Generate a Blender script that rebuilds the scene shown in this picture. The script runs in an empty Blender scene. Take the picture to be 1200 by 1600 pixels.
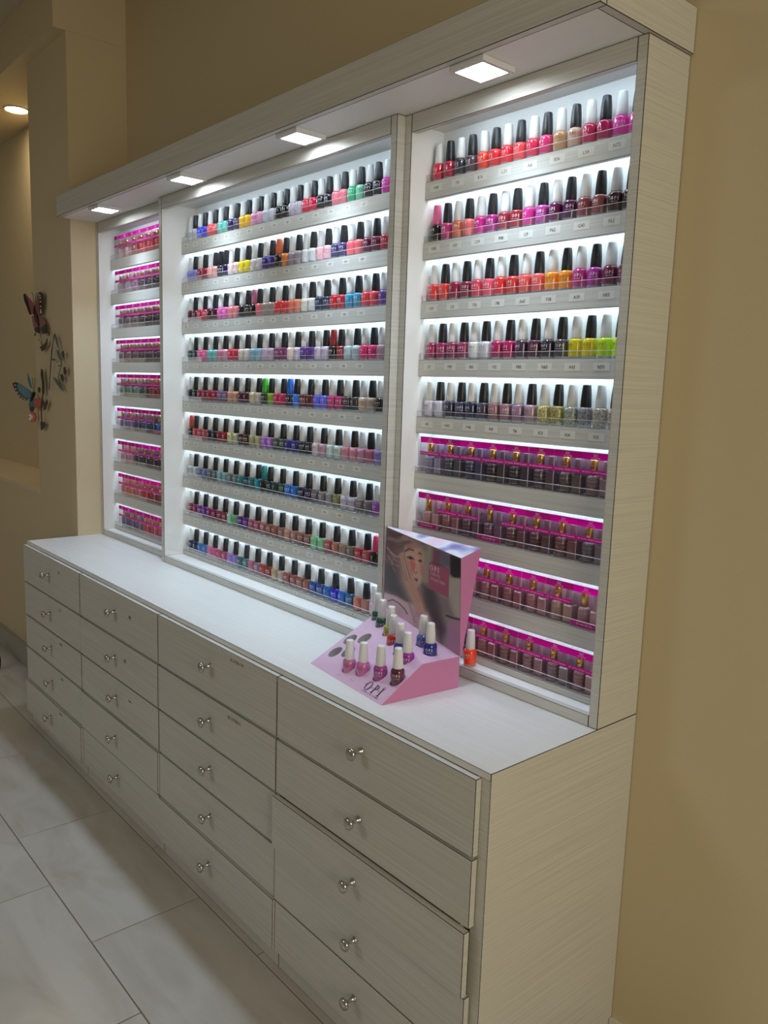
import bpy, bmesh, math, random
from mathutils import Vector, Matrix
random.seed(7)
scene = bpy.context.scene
COL = scene.collection

# ------------------------------------------------------------------ camera
cam_d = bpy.data.cameras.new('camera')
cam = bpy.data.objects.new('camera', cam_d)
COL.objects.link(cam)
scene.camera = cam
cam_d.sensor_fit = 'VERTICAL'
cam_d.sensor_height = 24.0
cam_d.lens = 1265.95 / 1600 * 24.0
cam_d.clip_start = 0.02
_y, _p, _r = math.radians(49.187), math.radians(-8.637), math.radians(1.854)
_f = Vector((-math.sin(_y) * math.cos(_p), math.cos(_y) * math.cos(_p), math.sin(_p)))
_rt = Vector((math.cos(_y), math.sin(_y), 0))
_up = _rt.cross(_f)
_rt2 = math.cos(_r) * _rt + math.sin(_r) * _up
_up2 = -math.sin(_r) * _rt + math.cos(_r) * _up
_m = Matrix((_rt2, _up2, -_f)).transposed().to_4x4()
_m.translation = (0.9594, -1.6192, 1.5717)
cam.matrix_world = _m

# ------------------------------------------------------------------ world, room light, exposure
world = bpy.data.worlds.new('room_ambient')
scene.world = world
world.use_nodes = True
bg = world.node_tree.nodes['Background']
bg.inputs[0].default_value = (1.0, 0.87, 0.63, 1)
bg.inputs[1].default_value = 0.135

def area(name, loc, size, power, color, target):
    d = bpy.data.lights.new(name, 'AREA')
    d.size = size
    d.energy = power
    d.color = color
    o = bpy.data.objects.new(name, d)
    COL.objects.link(o)
    o.location = loc
    o.rotation_euler = (Vector(target) - Vector(loc)).to_track_quat('-Z', 'Y').to_euler()
    return o
area('right_fill_light', (3.1, -1.5, 1.7), 1.4, 42, (1.0, 0.88, 0.66), (0, -1.0, 1.0))  # unseen fill added on the right to brighten the right wall and side panels
area('salon_ceiling_light', (-2.2, -4.2, 3.2), 1.2, 30, (0.95, 0.97, 1.0), (-2.2, -4.2, 0))

PUCK = 32.0        # radiance of the under-canopy diffusers
BEAM = 1.42        # downward beam of each under-canopy light, watts
LED = 9.5         # shelf strip radiance
vs = scene.view_settings
vs.view_transform = 'Standard'
vs.look = 'None'
vs.gamma = 1.0
vs.use_curve_mapping = False
vs.exposure = 0.0
cy = scene.cycles
cy.max_bounces = 8
cy.diffuse_bounces = 4
cy.transparent_max_bounces = 24
cy.caustics_reflective = False
cy.caustics_refractive = False
cy.sample_clamp_indirect = 4.0

# ------------------------------------------------------------------ helpers
def lin(c):
    return tuple((v / 255 / 12.92) if v <= 10 else (((v / 255 + 0.055) / 1.055) ** 2.4) for v in c)

class MB:
    """collects geometry (world or local coordinates) into one mesh"""
    def __init__(s):
        s.v, s.f, s.m, s.sm = [], [], [], []
    def add(s, verts, faces, mi=0, smooth=False):
        b = len(s.v)
        s.v += [tuple(p) for p in verts]
        for f in faces:
            s.f.append(tuple(i + b for i in f)); s.m.append(mi); s.sm.append(smooth)
        return s
    def box(s, x0, x1, y0, y1, z0, z1, mi=0, bev=0.0):
        if bev <= 0:
            v = [(x0,y0,z0),(x1,y0,z0),(x1,y1,z0),(x0,y1,z0),(x0,y0,z1),(x1,y0,z1),(x1,y1,z1),(x0,y1,z1)]
            return s.add(v, [(0,3,2,1),(4,5,6,7),(0,1,5,4),(1,2,6,5),(2,3,7,6),(3,0,4,7)], mi)
        bm = bmesh.new()
        bmesh.ops.create_cube(bm, size=1)
        for w in bm.verts:
            w.co = Vector(((x0+x1)/2 + w.co.x*(x1-x0), (y0+y1)/2 + w.co.y*(y1-y0), (z0+z1)/2 + w.co.z*(z1-z0)))
        bmesh.ops.bevel(bm, geom=bm.edges[:], offset=bev, segments=1, affect='EDGES')
        bm.verts.index_update()
        s.add([w.co[:] for w in bm.verts], [[w.index for w in f.verts] for f in bm.faces], mi)
        bm.free()
        return s
    def lathe(s, prof, n=16, mi=0, c=(0,0,0), M=None, smooth=True, cap=True):
        vs_, fs = [], []
        for r, z in prof:
            for k in range(n):
                a = 2*math.pi*k/n
                p = Vector((r*math.cos(a), r*math.sin(a), z))
                if M is not None: p = M @ p
                vs_.append((p.x+c[0], p.y+c[1], p.z+c[2]))
        for i in range(len(prof)-1):
            for k in range(n):
                a, b = i*n+k, i*n+(k+1) % n
                fs.append((a, b, b+n, a+n))
        if cap:
            fs.append(tuple(range(n-1, -1, -1)))
            fs.append(tuple(range((len(prof)-1)*n, len(prof)*n)))
        return s.add(vs_, fs, mi, smooth)
    def tube(s, pts, r, n=6, mi=0):
        pts = [Vector(p) for p in pts]
        vs_, fs = [], []
        for i, p in enumerate(pts):
            d = (pts[min(i+1, len(pts)-1)] - pts[max(i-1, 0)]).normalized()
            a = d.cross(Vector((0,0,1)) if abs(d.z) < .9 else Vector((1,0,0))).normalized()
            b = d.cross(a)
            for k in range(n):
                t = 2*math.pi*k/n
                vs_.append((p + a*(r*math.cos(t)) + b*(r*math.sin(t)))[:])
        for i in range(len(pts)-1):
            for k in range(n):
                x, y = i*n+k, i*n+(k+1) % n
                fs.append((x, y, y+n, x+n))
        fs.append(tuple(range(n))); fs.append(tuple(range((len(pts)-1)*n, len(pts)*n)))
        return s.add(vs_, fs, mi, True)
    def plate(s, pts, th, mi=0):
        """planar polygon in 3D given a thickness along its normal"""
        P = [Vector(p) for p in pts]
        nrm = Vector((0,0,0))
        for i in range(len(P)):
            nrm += P[i].cross(P[(i+1) % len(P)])
        nrm.normalize()
        n = len(P)
        a = [(p + nrm*(th/2))[:] for p in P]; b = [(p - nrm*(th/2))[:] for p in P]
        fs = [tuple(range(n)), tuple(range(2*n-1, n-1, -1))]
        for i in range(n):
            j = (i+1) % n
            fs.append((i, i+n, j+n, j))
        return s.add(a + b, fs, mi)
    def text(s, txt, size, fn, mi=0, align=0.5, squeeze=1.0):
        w = sum((GL[c][2] if c in GL else .35) * squeeze for c in txt) + .08*squeeze*(len(txt)-1)
        x = -w*align
        for c in txt:
            if c in GL:
                gv, gf, gw = GL[c]
                s.add([fn((x + p[0]*squeeze)*size, p[1]*size) for p in gv], gf, mi)
                x += gw*squeeze
            else:
                x += .35*squeeze
            x += .08*squeeze
        return s
    def opi(s, w, fn, mi=0):
        """serif three-letter logo with dots, total width w"""
        k = w / 2.55
        F = lambda x, y: fn((x-1.275)*k, (y-.5)*k)
        n = 14
        o, i_ = [], []
        for t in range(n):
            a = 2*math.pi*t/n
            o.append(F(.42+.42*math.cos(a), .5+.52*math.sin(a))); i_.append(F(.42+.26*math.cos(a), .5+.47*math.sin(a)))
        s.add(o+i_, [(t, (t+1) % n, n+(t+1) % n, n+t) for t in range(n)], mi)
        def R(x0, y0, x1, y1): s.add([F(x0,y0), F(x1,y0), F(x1,y1), F(x0,y1)], [(0,1,2,3)], mi)
        R(.98,.42,1.10,.54); R(1.32,0,1.48,1); R(1.22,0,1.58,.06); R(1.22,.94,1.5,1)
        o, i_ = [], []
        for t in range(9):
            a = -math.pi/2 + math.pi*t/8
            o.append(F(1.48+.36*math.cos(a), .73+.27*math.sin(a))); i_.append(F(1.48+.20*math.cos(a), .73+.22*math.sin(a)))
        s.add(o+i_, [(t, t+1, 9+t+1, 9+t) for t in range(8)], mi)
        R(1.98,.42,2.10,.54); R(2.30,0,2.46,1); R(2.20,0,2.56,.06); R(2.20,.94,2.56,1)
        return s
    def mesh(s, name, mats, off=(0,0,0)):
        me = bpy.data.meshes.new(name)
        me.from_pydata([(p[0]-off[0], p[1]-off[1], p[2]-off[2]) for p in s.v], [], s.f)
        for m in (mats if isinstance(mats, (list, tuple)) else [mats]): me.materials.append(MAT[m])
        me.polygons.foreach_set('material_index', s.m)
        me.polygons.foreach_set('use_smooth', s.sm)
        me.update()
        return me
    def build(s, name, mats, parent=None):
        off = (0,0,0)
        q = parent
        while q is not None:
            off = tuple(off[i] + q.location[i] for i in range(3)); q = q.parent
        return put(name, s.mesh(name, mats, off), parent)

def put(name, me, parent=None, loc=(0,0,0), rot=None):
    o = bpy.data.objects.new(name, me)
    COL.objects.link(o)
    o.parent = parent
    o.location = loc
    if rot: o.rotation_euler = rot
    return o

def tag(o, label=None, cat=None, group=None, kind=None):
    if label: o['label'] = label
    if cat: o['category'] = cat
    if group: o['group'] = group
    if kind: o['kind'] = kind
    return o

def thing(name, label, cat, loc=(0,0,0), rot=None, group=None):
    o = put(name, None, None, loc, rot)
    o.empty_display_size = .05
    return tag(o, label, cat, group)

# ------------------------------------------------------------------ glyphs (Blender's built-in font)
GL = {}
def make_glyphs():
    obs = []
    for c in 'ABCDEFGHIJKLMNOPQRSTUVWXYZ0123456789abcdefghijklmnopqrstuvwxyz':
        cu = bpy.data.curves.new('glyph', 'FONT')
        cu.body = c; cu.size = 1.0; cu.resolution_u = 2
        o = bpy.data.objects.new('glyph', cu); COL.objects.link(o); obs.append((c, o, cu))
    dg = bpy.context.evaluated_depsgraph_get()
    dg.update()
    for c, o, cu in obs:
        me = bpy.data.meshes.new_from_object(o.evaluated_get(dg))
        v = [w.co[:2] for w in me.vertices]
        x0 = min(p[0] for p in v); x1 = max(p[0] for p in v)
        GL[c] = ([(p[0]-x0, p[1]) for p in v], [tuple(p.vertices) for p in me.polygons], x1-x0)
        bpy.data.meshes.remove(me)
    for c, o, cu in obs:
        bpy.data.objects.remove(o); bpy.data.curves.remove(cu)
make_glyphs()

# ------------------------------------------------------------------ materials
MAT = {}
def mat(name, col=(.8,.8,.8), rough=.5, metal=0.0, coat=0.0, spec=.5, emit=0.0, ecol=None, trans=0.0, alpha=1.0):
    m = bpy.data.materials.new(name)
    m.use_nodes = True
    b = m.node_tree.nodes['Principled BSDF']
    b.inputs['Base Color'].default_value = (*col[:3], 1)
    b.inputs['Roughness'].default_value = rough
    b.inputs['Metallic'].default_value = metal
    b.inputs['Coat Weight'].default_value = coat
    b.inputs['Specular IOR Level'].default_value = spec
    b.inputs['Transmission Weight'].default_value = trans
    b.inputs['Alpha'].default_value = alpha
    if emit:
        b.inputs['Emission Color'].default_value = (*(ecol or col)[:3], 1)
        b.inputs['Emission Strength'].default_value = emit
    MAT[name] = m
    return m, m.node_tree, b

def streaks(nt, b, base, dark, scale, amt=.5, bump=.0, vec=None):
    """horizontal wood-grain streaks in world space"""
    N, L = nt.nodes, nt.links
    geo = N.new('ShaderNodeNewGeometry')
    mp = N.new('ShaderNodeMapping'); mp.inputs['Scale'].default_value = scale
    L.new(geo.outputs['Position'], mp.inputs['Vector'])
    n1 = N.new('ShaderNodeTexNoise'); n1.inputs['Scale'].default_value = 1.0; n1.inputs['Detail'].default_value = 4; n1.inputs['Roughness'].default_value = .65
    L.new(mp.outputs[0], n1.inputs['Vector'])
    rp = N.new('ShaderNodeValToRGB')
    rp.color_ramp.elements[0].position = .38; rp.color_ramp.elements[0].color = (*dark, 1)
    rp.color_ramp.elements[1].position = .60; rp.color_ramp.elements[1].color = (*base, 1)
    L.new(n1.outputs['Fac'], rp.inputs[0]); L.new(rp.outputs[0], b.inputs['Base Color'])

m, nt, b = mat('laminate', rough=.42); streaks(nt, b, (.635,.635,.595), (.55,.55,.51), (2.2, 2.2, 260))
m, nt, b = mat('laminate_counter', rough=.36); streaks(nt, b, (.78,.78,.76), (.73,.73,.71), (2.2, 260, 2.2))
mat('melamine_white', (.86,.86,.85), rough=.4)
mat('seam_dark', (.03,.025,.02), rough=.8)
mat('carcass_gap_shade', (.10,.09,.075), rough=.8)  # body colour kept near black to paint the shade in the drawer gaps
def paint(name, c, rough=.75):
    m, nt, b = mat(name, c, rough=rough)
    N, L = nt.nodes, nt.links
    geo = N.new('ShaderNodeNewGeometry')
    n = N.new('ShaderNodeTexNoise'); n.inputs['Scale'].default_value = 160; n.inputs['Detail'].default_value = 3
    L.new(geo.outputs['Position'], n.inputs['Vector'])
    bp = N.new('ShaderNodeBump'); bp.inputs['Strength'].default_value = .12; bp.inputs['Distance'].default_value = .002
    L.new(n.outputs['Fac'], bp.inputs['Height']); L.new(bp.outputs[0], b.inputs['Normal'])
paint('wall_cream', (.64,.54,.355))
paint('ceiling_paint', (.50,.44,.32))
paint('sill_paint', (.68,.58,.42), .4)
# marble-like floor tile
m, nt, b = mat('floor_tile', rough=.24)
N, L = nt.nodes, nt.links
geo = N.new('ShaderNodeNewGeometry'); oi = N.new('ShaderNodeObjectInfo')
ad = N.new('ShaderNodeVectorMath'); ad.operation = 'MULTIPLY_ADD'
L.new(oi.outputs['Random'], ad.inputs[0]); ad.inputs[1].default_value = (9,5,3); L.new(geo.outputs['Position'], ad.inputs[2])
mp = N.new('ShaderNodeMapping'); mp.inputs['Scale'].default_value = (1.0, 3.0, 1); mp.inputs['Rotation'].default_value = (0,0,.5)
L.new(ad.outputs[0], mp.inputs['Vector'])
n1 = N.new('ShaderNodeTexNoise'); n1.inputs['Scale'].default_value = 2.2; n1.inputs['Detail'].default_value = 6; n1.inputs['Distortion'].default_value = 1.2
L.new(mp.outputs[0], n1.inputs['Vector'])
rp = N.new('ShaderNodeValToRGB')
rp.color_ramp.elements[0].position = .30; rp.color_ramp.elements[0].color = (.41,.385,.34,1)
rp.color_ramp.elements[1].position = .62; rp.color_ramp.elements[1].color = (.50,.485,.455,1)
L.new(n1.outputs['Fac'], rp.inputs[0]); L.new(rp.outputs[0], b.inputs['Base Color'])
mat('baseboard_tile', (.36,.35,.30), rough=.35)
mat('baseboard_white', (.72,.70,.64), rough=.4)
mat('grout', (.17,.15,.12), rough=.9)
mat('chrome', (.62,.61,.60), rough=.08, metal=1.0)
mat('cap_black', (.012,.013,.016), rough=.38)
mat('cap_white', (.80,.81,.82), rough=.28)
def objcol(name, rough, coat, glitter=False):
    m, nt, b = mat(name, rough=rough, coat=coat)
    oi = nt.nodes.new('ShaderNodeObjectInfo')
    if not glitter:
        nt.links.new(oi.outputs['Color'], b.inputs['Base Color'])
    else:
        tc = nt.nodes.new('ShaderNodeTexCoord')
        vo = nt.nodes.new('ShaderNodeTexVoronoi'); vo.inputs['Scale'].default_value = 900
        nt.links.new(tc.outputs['Object'], vo.inputs['Vector'])
        mx = nt.nodes.new('ShaderNodeMix'); mx.data_type = 'RGBA'; mx.blend_type = 'MULTIPLY'; mx.inputs[0].default_value = .9
        rp = nt.nodes.new('ShaderNodeValToRGB'); rp.color_ramp.elements[0].color = (.12,.12,.12,1); rp.color_ramp.elements[1].color = (2,2,2,1)
        rp.color_ramp.elements[0].position = .25; rp.color_ramp.elements[1].position = .8
        nt.links.new(vo.outputs['Color'], rp.inputs[0]); nt.links.new(oi.outputs['Color'], mx.inputs[6]); nt.links.new(rp.outputs[0], mx.inputs[7])
        nt.links.new(mx.outputs[2], b.inputs['Base Color'])
objcol('polish', .12, .6)
objcol('polish_glitter', .25, .6, True)
objcol('cap_tinted', .35, .2)
def seethrough(name, tint, gloss, rough=.05, body=None, bodyamt=0.0):
    """thin clear plastic: mostly transparent, mirror-like at grazing angles"""
    m = bpy.data.materials.new(name); m.use_nodes = True
    N, L = m.node_tree.nodes, m.node_tree.links
    N.clear()
    out = N.new('ShaderNodeOutputMaterial')
    tr = N.new('ShaderNodeBsdfTransparent'); tr.inputs[0].default_value = (*tint, 1)
    gl = N.new('ShaderNodeBsdfGlossy'); gl.inputs['Roughness'].default_value = rough; gl.inputs[0].default_value = (1,1,1,1)
    fr = N.new('ShaderNodeFresnel'); fr.inputs[0].default_value = 1.45
    mu = N.new('ShaderNodeMath'); mu.operation = 'MULTIPLY'; mu.inputs[1].default_value = gloss
    L.new(fr.outputs[0], mu.inputs[0])
    mx = N.new('ShaderNodeMixShader'); L.new(mu.outputs[0], mx.inputs[0]); L.new(tr.outputs[0], mx.inputs[1]); L.new(gl.outputs[0], mx.inputs[2])
    last = mx
    N.remove(fr)
    lw = N.new('ShaderNodeLayerWeight'); lw.inputs[0].default_value = .12
    L.new(lw.outputs['Fresnel'], mu.inputs[0])
    if body:
        df = N.new('ShaderNodeBsdfDiffuse'); df.inputs[0].default_value = (*body, 1)
        m2 = N.new('ShaderNodeMixShader'); m2.inputs[0].default_value = bodyamt
        L.new(mx.outputs[0], m2.inputs[1]); L.new(df.outputs[0], m2.inputs[2]); last = m2
    L.new(last.outputs[0], out.inputs[0])
    MAT[name] = m
seethrough('acrylic', (.985,.99,.99), .5, .05, (.95,.97,1), .022)
seethrough('acrylic_edge', (.8,.85,.88), .9, .1, (.95,.97,1), .75)
seethrough('clear_case', (.985,.965,.98), .6, .06, (.95,.70,.85), .02)
seethrough('case_edge', (.9,.85,.9), .8, .1, (.95,.85,.92), .40)
seethrough('bottle_glass', (.80,.83,.86), 1.0, .03, (.75,.77,.8), .45)
# translucent magenta header plastic
m = bpy.data.materials.new('magenta_band'); m.use_nodes = True
N, L = m.node_tree.nodes, m.node_tree.links; N.clear()
out = N.new('ShaderNodeOutputMaterial'); df = N.new('ShaderNodeBsdfDiffuse'); tl = N.new('ShaderNodeBsdfTranslucent'); mx = N.new('ShaderNodeMixShader')
df.inputs[0].default_value = (.68,.02,.36,1); tl.inputs[0].default_value = (1.0,.03,.62,1)
oi = N.new('ShaderNodeObjectInfo'); mr = N.new('ShaderNodeMapRange'); mr.inputs[3].default_value = .22; mr.inputs[4].default_value = .80
L.new(oi.outputs['Random'], mr.inputs[0]); L.new(mr.outputs[0], mx.inputs[0])
L.new(df.outputs[0], mx.inputs[1]); L.new(tl.outputs[0], mx.inputs[2]); L.new(mx.outputs[0], out.inputs[0]); MAT['magenta_band'] = m
# printed gel bottle: object colour with fine illegible lines of print
m, nt, b = mat('printed_bottle', rough=.15, coat=.5)
N, L = nt.nodes, nt.links
oi = N.new('ShaderNodeObjectInfo'); tc = N.new('ShaderNodeTexCoord')
mp = N.new('ShaderNodeMapping'); mp.inputs['Scale'].default_value = (420, 420, 300)
L.new(tc.outputs['Object'], mp.inputs['Vector'])
no = N.new('ShaderNodeTexNoise'); no.inputs['Scale'].default_value = 1.0; no.inputs['Detail'].default_value = 2; L.new(mp.outputs[0], no.inputs['Vector'])
wv = N.new('ShaderNodeTexWave'); wv.bands_direction = 'Z'; wv.inputs['Scale'].default_value = 34; wv.inputs['Distortion'].default_value = .6; L.new(tc.outputs['Object'], wv.inputs['Vector'])
mu = N.new('ShaderNodeMath'); mu.operation = 'MULTIPLY'; L.new(no.outputs['Fac'], mu.inputs[0]); L.new(wv.outputs['Fac'], mu.inputs[1])
gt = N.new('ShaderNodeMath'); gt.operation = 'GREATER_THAN'; gt.inputs[1].default_value = .48; L.new(mu.outputs[0], gt.inputs[0])
sc_ = N.new('ShaderNodeMath'); sc_.operation = 'MULTIPLY'; sc_.inputs[1].default_value = .28; L.new(gt.outputs[0], sc_.inputs[0])
mx = N.new('ShaderNodeMix'); mx.data_type = 'RGBA'; L.new(sc_.outputs[0], mx.inputs[0]); L.new(oi.outputs['Color'], mx.inputs[6]); mx.inputs[7].default_value = (.85,.75,.62,1)
L.new(mx.outputs[2], b.inputs['Base Color'])
mat('gold', (.80,.52,.16), rough=.22, metal=1.0)
mat('cap_lilac', (.72,.62,.74), rough=.35)
mat('print_white', (.85,.83,.85), rough=.5)
mat('print_pale', (.80,.55,.62), rough=.6)
mat('print_ink', (.02,.02,.025), rough=.6)
mat('print_grey', (.10,.09,.10), rough=.6)
mat('paper_label', (.72,.715,.66), rough=.6)
mat('clear_label', (.62,.60,.53), rough=.35)
mat('led_on', (1,1,1), emit=LED, ecol=(.68,.86,1.0))
mat('led_top_on', (1,1,1), emit=LED*1.7, ecol=(.68,.86,1.0))
mat('puck_diffuser', (1,1,1), emit=PUCK, ecol=(.88,.95,1.0))
mat('puck_housing', (.72,.73,.74), rough=.45)
mat('downlight_on', (1,1,1), emit=130, ecol=(1.0,.80,.50))
mat('downlight_trim', (.75,.72,.66), rough=.4)
mat('card_pink', (.62,.22,.42), rough=.45)
mat('card_lilac', (.68,.45,.62), rough=.45)
mat('card_top_print', (.75,.76,.84), rough=.35)
_m, _nt, _b = MAT['card_top_print'], MAT['card_top_print'].node_tree, MAT['card_top_print'].node_tree.nodes['Principled BSDF']
_tc = _nt.nodes.new('ShaderNodeTexCoord'); _no = _nt.nodes.new('ShaderNodeTexNoise'); _no.inputs['Scale'].default_value = 14; _no.inputs['Detail'].default_value = 1
_rp = _nt.nodes.new('ShaderNodeValToRGB'); _rp.color_ramp.elements[0].position = .36; _rp.color_ramp.elements[0].color = (.20,.18,.48,1)
_rp.color_ramp.elements[1].position = .50; _rp.color_ramp.elements[1].color = (.72,.76,.82,1)
_e = _rp.color_ramp.elements.new(.70); _e.color = (.78,.55,.72,1)
_nt.links.new(_tc.outputs['Object'], _no.inputs['Vector']); _nt.links.new(_no.outputs['Fac'], _rp.inputs[0]); _nt.links.new(_rp.outputs[0], _b.inputs['Base Color'])
mat('card_logo', (.42,.10,.19), rough=.5)
mat('well_grey', (.50,.49,.50), rough=.5)
mat('poster_print', rough=.38)
MAT['poster_print'].node_tree.nodes['Principled BSDF'].inputs['Base Color'].default_value = (.5,.45,.45,1)
_nt = MAT['poster_print'].node_tree
_ca = _nt.nodes.new('ShaderNodeVertexColor'); _ca.layer_name = 'print'
_nt.links.new(_ca.outputs[0], _nt.nodes['Principled BSDF'].inputs['Base Color'])
mat('metal_pink', lin((150,92,98)), rough=.5)
mat('metal_blue', lin((36,98,118)), rough=.45)
mat('metal_black', (.02,.018,.018), rough=.5)
mat('metal_white', (.7,.68,.62), rough=.5)
mat('metal_coral', lin((190,110,96)), rough=.5)
mat('metal_leaf', lin((62,56,42)), rough=.5)
mat('metal_leaf_teal', lin((84,96,88)), rough=.45)
mat('rubber_black', (.012,.012,.012), rough=.5)

# ------------------------------------------------------------------ the room
XL = -2.785                      # left end of the fitted furniture
ZC = 0.848                       # counter height
ZK = 2.267                       # underside of the canopy

TX, TY = .670, .337
grout = MB().box(-6.0, 3.2, -3.6, 0.0, -.06, -.003).build('floor', 'grout')
tag(grout, 'pale marble-look tiled floor', None, None, 'structure')
tile_me = MB().box(-TX/2+.0016, TX/2-.0016, -TY/2+.0016, TY/2-.0016, -.012, 0, bev=.001).mesh('floor_tile', 'floor_tile')
for r in range(-1, 9):
    yc = -.520 - TY*(r-.5)                                   # row 1 lies just in front of the drawers
    x0 = -1.797 if r % 2 else -1.466
    for k in range(-7, 8):
        xc = x0 + TX*(k+.5)
        if -6.0 < xc-TX/2 and xc+TX/2 < 3.2 and yc+TY/2 < 0:
            put('floor_tile', tile_me, grout, (xc, yc, 0))

def struct(name, *boxes, m='wall_cream'):
    b = MB()
    for q in boxes: b.box(*q)
    return tag(b.build(name, m), None, None, None, 'structure')
struct('wall_back', (XL, 3.2, 0, .1, -.012, 3.25))
struct('wall_left', (-3.305, XL-.0005, -.2675, .1, -.012, 3.04))
struct('wall_niche_lower', (-6, -3.3055, -.2675, .1, -.012, .986))
struct('wall_niche_back', (-6, -3.3055, .045, .1, 1.0065, 3.04))
struct('wall_bulkhead', (-6, XL-.0005, -.32, .1, 3.0405, 3.25))
struct('ceiling', (-6, 3.2, -3.6, .1, 3.2505, 3.3), m='ceiling_paint')
struct('trim_1', (-6, -3.3055, -.272, .0445, .9865, 1.006), m='sill_paint')
struct('baseboard_left', (-6, XL-.03, -.300, -.268, 0, .108), m='baseboard_tile')
struct('baseboard_back', (.0015, 3.2, -.013, -.0005, 0, .068), m='baseboard_white')

# recessed downlight in the niche soffit
t = thing('recessed_downlight', 'glowing round recessed downlight in the soffit above the wall niche', 'light', (-4.03, -.10, 3.04))
MB().lathe([(.058,-.004),(.058,0),(.066,0),(.066,-.006),(.060,-.008)], 28, cap=False).build('trim_ring', 'downlight_trim', None).parent = t
d = MB().lathe([(.0,-.004),(.057,-.004),(.057,-.0045),(.0,-.0045)], 28, cap=False).build('lamp_disc', 'downlight_on'); d.parent = t

# ------------------------------------------------------------------ base drawer units
def bbox(mb, x0, x1, y0, y1, z0, z1, bev=.0011):
    """board with a fine dark line along its edges (edge banding)"""
    n0 = len(mb.f)
    mb.box(x0, x1, y0, y1, z0, z1, 0, bev)
    for i in range(n0, len(mb.f)):
        P = [Vector(mb.v[k]) for k in mb.f[i]]
        n = (P[1]-P[0]).cross(P[2]-P[1]).normalized()
        if max(abs(n.x), abs(n.y), abs(n.z)) < .98: mb.m[i] = 1
    return mb
LAM = ['laminate', 'seam_dark']

knob_M = Matrix.Rotation(math.radians(90), 4, 'X')
knob_me = MB().lathe([(.0085,0),(.0085,.002),(.0055,.004),(.0044,.016),(.0062,.0235),(.0138,.027),(.0152,.0305),(.0140,.0345),(.0080,.0372),(.002,.0378)], 24, M=knob_M).mesh('knob', 'chrome')

BX = [XL, -2.103, -1.418, -.720, -.022]
DZ = [(.6683,.832), (.5163,.6627), (.3673,.5107), (.2123,.3617), (.0590,.2067)]
PULL = {(3,2): .013, (0,4): .009, (1,3): .005, (2,4): .005, (3,3): .003, (0,0): .001, (1,1): .002, (2,1): .001, (3,1): .001}
UNITS = ['leftmost base drawer unit of the long white cabinet, under the counter', 'second base drawer unit from the left wall, under the counter',
         'third base drawer unit from the left wall, with two printed labels', 'rightmost base drawer unit with the exposed woodgrain end panel']
DLAB = {(2,0): ('GEL EXTEND TOP', -.923, .811, .085), (2,1): ('GEL EXTEND 8', -.935, .640, .085), (1,0): ('MP', -1.636, .767, .022),
        (1,1): ('AB', -1.679, .602, .022), (1,2): ('PRIMER', -1.647, .463, .034), (0,0): ('TIPS', -2.33, .79, .034), (0,1): ('FILES', -2.33, .632, .034),
        (0,2): ('BRUSH', -2.33, .487, .034), (0,3): ('FORM', -2.33, .337, .030), (0,4): ('WRAP', -2.33, .187, .030)}
for c in range(4):
    x0, x1 = BX[c], BX[c+1]
    u = thing('drawer_unit', UNITS[c], 'cabinet', ((x0+x1)/2, -.25, 0), group='base drawer units')
    MB().box(x0+.0008, x1-(.0135 if c == 3 else .0008), -.480, -.002, 0, .8315).build('body', 'carcass_gap_shade', u)
    bbox(MB(), x0+.0003, x1-(.0133 if c == 3 else .0003), -.4968, -.4805, 0, .0575).build('bottom_rail', LAM, u)
    if c == 3:
        ep = bbox(MB(), -.0014, 0, -.4968, -.001, 0, ZC-.0001, .0006)
        ep.box(-.0350, -.0015, -.4966, -.001, 0, .8317)
        ep.build('end_panel', LAM, u)
    for r in range(5):
        z0, z1 = DZ[r]
        o = PULL.get((c, r), 0)
        y1 = -.4968 - o
        d = bbox(MB(), x0+.0020, x1-.0020, y1-.016, y1, z0, z1)
        d.box(x0+.02, x1-.04, y1+.0005, -.4805, z0+.012, z1-.012)
        d = d.build('drawer', LAM, u)
        xm = (x0+x1)/2 - .003
        k = put('knob', knob_me, d, (xm-u.location.x, y1-.016-u.location.y, (z0+z1)/2 + (.010 if r == 0 else .004)))
        k['label'] = 'round chrome knob'
        if (c, r) in DLAB:
            tx, lx, lz, w = DLAB[(c, r)]
            yf = y1 - .0162
            h = w/len(tx)*1.9
            lb = MB().box(lx-w/2-.006, lx+w/2+.006, yf-.0002, yf, lz-.006, lz+.006)
            lb.text(tx, h, lambda a, b: (lx+a, yf-.0005, lz+b-h*.35), 1, squeeze=.76)
            lb.build('drawer_label', ['clear_label', 'print_ink'], d)
ct = bbox(MB(), XL+.0003, -.0015, -.4968, -.001, .8322, ZC, .0008).build('countertop', ['laminate_counter', 'seam_dark'])
tag(ct, 'long white woodgrain countertop over the drawer units', 'countertop')

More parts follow.
